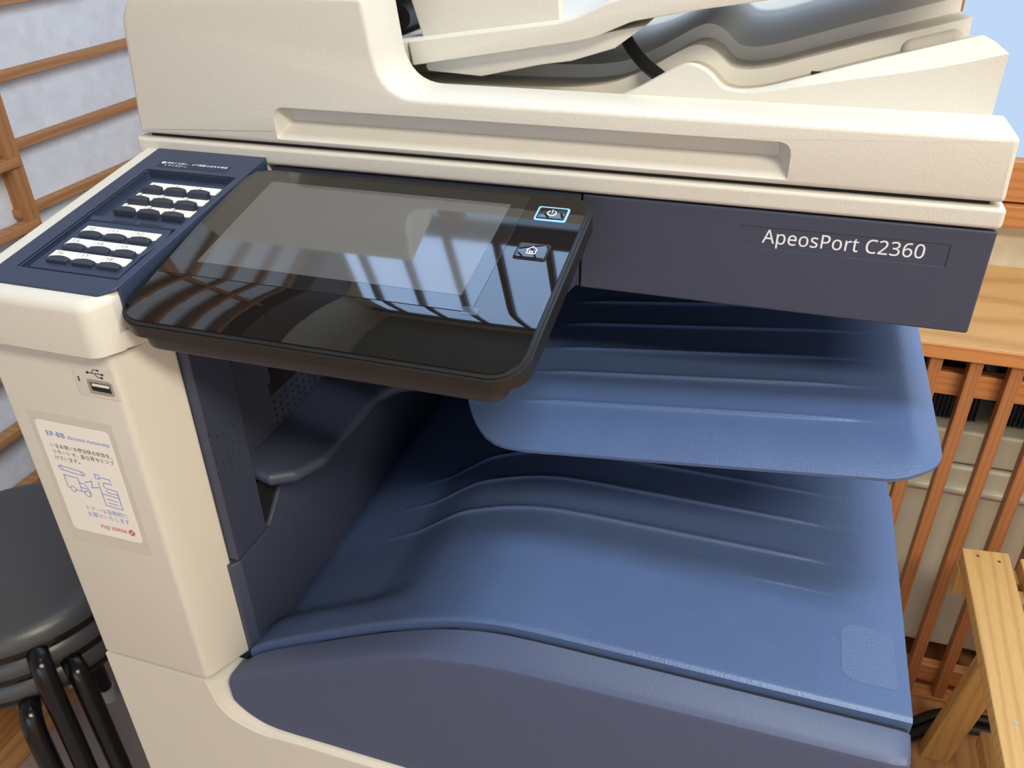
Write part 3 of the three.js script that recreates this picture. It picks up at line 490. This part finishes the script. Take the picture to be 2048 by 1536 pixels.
  P('upper_paper_tray', sheet(zu, xLt, xR, 110, yU, 0.0022, 0.5), M.tray, 'navy upper paper tray with ribs and a rounded corner');
  P('tray_bracket', box(0.04, 0.09, 0.845, 0.858, -0.02, 0.045), M.navy);
  // curved front cover below the lower tray
  const top = smoothTable([[-0.1785, 0.669], [-0.1672, 0.6738], [-0.0895, 0.716], [-0.022, 0.7479], [0.0085, 0.7556], [0.0518, 0.7605], [0.1064, 0.7613], [0.287, 0.7625]]);
  const low = lerpTable(ic.filter(([x], i) => i === 0 || x > ic[i - 1][0]).map(([x, y]) => [x, y]));
  const lowLeft = smoothTable([[-0.1782, 0.652], [-0.1776, 0.6454], [-0.1653, 0.6326], [-0.148, 0.6245], [-0.1053, 0.6228], [0.287, 0.617]]);
  const xsF = [-0.1781, -0.1776, -0.177, -0.176, -0.174, -0.171, -0.168, -0.164, -0.159, -0.153, -0.146, -0.138]; for (let x = -0.13; x < 0.283; x += 0.006) xsF.push(x); xsF.push(0.2845, 0.2865, 0.287);
  P('front_cover', gridSolid(xsF.map((x) => {
    const e = x > 0.28 ? 0.006 * (1 - Math.sqrt(Math.max(0, 1 - ((x - 0.28) / 0.007) ** 2))) : 0, t = top(x), b = prof(x) - 0.0055, lo = Math.min(lowLeft(x) - 0.0008, t - 0.004), zf = 0.1745 - e;
    return [[x, b - 0.004, 0.1525], [x, b - 0.0006 - e * 0.4, 0.1528], [x, b - 0.0001 - e * 0.4, 0.1535], [x, t + (b - t) * 0.12 + 0.0003 - e * 0.4, zf - 0.0052], [x, t - 0.0006 - e * 0.4, zf - 0.0028], [x, t - 0.0024, zf - 0.0009], [x, t - 0.0052, zf], [x, lo + 0.001, zf], [x, lo, zf - 0.001], [x, lo, 0.1515]];
  }), 0.5), M.coverNavy, 'navy curved front cover');
  P('tray_gap', gridSolid([-0.172, -0.1, -0.05, 0, 0.04, 0.1, 0.2, 0.285].map((x) => { const b = prof(x); return [[x, b - 0.0075, 0.149], [x, b - 0.0075, 0.152], [x, b - 0.02, 0.152], [x, b - 0.02, 0.149]]; }), 0.5), M.black);
  P('tray_base', extZ([[-0.17, 0.615], [0.283, 0.612], [0.283, 0.755], [0.06, 0.755], [-0.01, 0.738], [-0.16, 0.66]], -0.3, 0.149), M.navy);
}

// ================================================================ THINGS AROUND THE PRINTER
// stacked round stools
function stool(y, turn, label, seat) {
  const t = thing('round_stool', label, 'stool', null, [-0.648, 0, -0.015]);
  const pr = [[0, 0.0], [0.12, 0.0], [0.1365, -0.002], [0.146, -0.008], [0.1515, -0.017], [0.1525, -0.024], [0.149, -0.031], [0.14, -0.0345], [0, -0.0345]].map(([r, h]) => new THREE.Vector2(r, h)).reverse();
  const g = new THREE.LatheGeometry(pr, 72); g.translate(0, y, 0);
  add('seat', fin(g.toNonIndexed(), 0.7), seat, t, 'black seat pad');
  const rim = new THREE.TorusGeometry(0.1405, 0.0125, 16, 80).rotateX(Math.PI / 2).translate(0, y - 0.0275, 0);
  add('seat_rim', fin(rim.toNonIndexed(), 1), M.stoolPaint, t, 'shiny black rim');
  for (let k = 0; k < 4; k++) {
    const a = turn + k * Math.PI / 2, c = Math.cos(a), s = Math.sin(a), at = (r, h) => [r * c, h, r * s];
    const l = add('leg', tube([at(0.11, y - 0.032), at(0.14, y - 0.033), at(0.163, y - 0.04), at(0.1735, y - 0.06), at(0.176, y - 0.09), at(0.1785, y - 0.15), at(0.199, 0.05 + (y - 0.44)), at(0.2, 0.012 + (y - 0.44))], 0.0115, 60, 14), M.stoolPaint, t, 'black metal leg');
    add('foot_cap', new THREE.CylinderGeometry(0.0145, 0.0135, 0.03, 18).translate(...at(0.2, 0.018 + (y - 0.44))), M.rubber, l, 'pale rubber foot cap');
  }
  return t;
}
stool(0.505, 0.655, 'round black stool with a padded seat, topmost of its stack', M.vinyl);
stool(0.4725, 0.48, 'round black stool in the middle of its stack', M.vinyl);
stool(0.44, 0.83, 'round black stool at the bottom of its stack', M.vinyl);
tag(add('floor_mat', box(-0.83, 0.36, 0, 0.006, -0.56, 0.9, 0.002), M.mat), 'mauve grey mat under the printer and the stools', 'mat');

// slatted radiator cover under the window
{
  const t = thing('radiator_cover', 'slatted wooden radiator cover with a shelf top below the window', 'radiator cover', null, [0.6, 0, -0.58]);
  const X = (x) => x - 0.6, Z = (z) => z + 0.58;
  const shelf = add('shelf_top', box(X(-0.85), X(2.3), 0.655, 0.66, Z(-0.849), Z(-0.562), 0.001), M.shelfWood, t, 'pale wooden shelf top'); 
  add('shelf_edge', box(X(-0.85), X(2.3), 0.638, 0.6585, Z(-0.575), Z(-0.5605), 0.0015), M.railWood, t);
  const g = box(-0.0082, 0.0082, 0.004, 0.638, -0.018, 0, 0.0012, 1);
  for (let k = -28; k < 38; k++) add('slat', g, M.slatWood, t).position.set(X(0.4485 + 0.0483 * k), 0, Z(-0.5665));
  add('upper_rail', box(X(-0.85), X(2.3), 0.572, 0.606, Z(-0.604), Z(-0.586)), M.railWood, t); add('lower_rail', box(X(-0.85), X(2.3), 0.022, 0.056, Z(-0.604), Z(-0.586)), M.railWood, t);
  add('base_board', box(X(-0.85), X(2.3), 0.0, 0.008, Z(-0.62), Z(-0.565)), M.railWood, t);
}
// heater behind the slats
{
  const t = thing('radiator', 'cream metal radiator with black grilles behind the wooden slats', 'radiator', null, [0.6, 0, -0.72]);
  add('casing', box(-1.4, 1.6, 0.06, 0.425, -0.125, 0.085, 0.006), M.radiator, t, 'cream casing');
  add('top_panel', box(-1.4, 1.6, 0.428, 0.485, -0.125, 0.082, 0.006), M.radiator, t);
  add('ridge', box(-1.4, 1.6, 0.38, 0.392, 0.08, 0.094, 0.005), M.radiator, t);
  add('back_panel', box(-1.4, 1.6, 0.06, 0.63, -0.128, -0.1), M.radiator, t);
  for (const [a, b] of [[-1.2, -0.6], [-0.5, -0.105], [-0.07, 0.5], [0.6, 1.4]]) {
    const gr = add('grille', box(a, b, 0.485, 0.565, -0.05, 0.05, 0.003), M.black, t, 'black ribbed grille'); const f = box(-0.0008, 0.0008, 0.487, 0.563, -0.045, 0.054, 0.0003, 1);
    const fs = []; for (let x = a + 0.004; x < b; x += 0.006) fs.push(f.clone().translate(x, 0, 0)); add('fins', mergeGeometries(fs), M.keyNavy, gr).userData.kind = 'stuff';
  }
}
// pine bench at the right
{
  const t = thing('pine_bench', 'small pine bench of nailed boards beside the radiator cover', 'bench', null, [0.56, 0, -0.3]);
  const h = 0.4, gB = extYraw(rounded([[0, -0.18, 0.004], [0.058, -0.186, 0.004], [0.058, 0.36, 0.003], [0, 0.36, 0.003]]), h - 0.02, h, 0.0018);
  for (let k = 0; k < 4; k++) { const b = add('board', fin(gB, 0.5), M.pine, t); b.position.x = -0.083 + 0.0705 * k; for (const [x, z] of [[0.018, -0.168], [0.043, -0.164], [0.02, 0.1], [0.042, 0.33]]) add('nail', new THREE.CylinderGeometry(0.0022, 0.0022, 0.0008, 12).translate(x, h + 0.0002, z), M.steel, b); }
  for (const z of [-0.165, 0.32]) add('cross_bar', box(-0.085, 0.19, h - 0.06, h - 0.02, z - 0.013, z + 0.013, 0.002), M.pine, t);
  for (const s of [0, 1]) for (const zz of [0, 1]) {
    const x0 = s ? 0.15 : 0.0, x1 = s ? 0.15 : -0.03, z0 = zz ? 0.28 : -0.12, z1 = zz ? 0.33 : -0.16;
    const g = box(-0.02, 0.02, 0, 0.385, -0.012, 0.012, 0.002), p = g.attributes.position;
    for (let i = 0; i < p.count; i++) { const k = p.getY(i) / 0.385; p.setX(i, p.getX(i) + x1 + (x0 - x1) * k); p.setZ(i, p.getZ(i) + z1 + (z0 - z1) * k); }
    g.computeVertexNormals(); add('leg', fin(g, 0.5), M.pine, t);
  }
  add('stretcher', box(0.01, 0.035, 0.07, 0.1, -0.14, 0.3, 0.002), M.pine, t);
}
// power cords on the floor
for (const [dz, dy, l] of [[0, 0, 'black power cord on the floor by the bench leg, the one against the radiator cover'], [0.022, 0, 'black power cord on the floor by the bench leg, the one towards the printer front']])
  tag(add('power_cord', tube([[0.315, 0.014, -0.405 + dz], [0.38, 0.014, -0.42 + dz], [0.47, 0.014, -0.475 + dz], [0.535, 0.014, -0.525 + dz], [0.575, 0.014, -0.535 + dz], [0.75, 0.014, -0.54 + dz], [0.95, 0.014, -0.53 + dz]], 0.0085, 60, 10), M.cable), l, 'cord', 'power cords by the bench');

renderer.render(scene, camera);
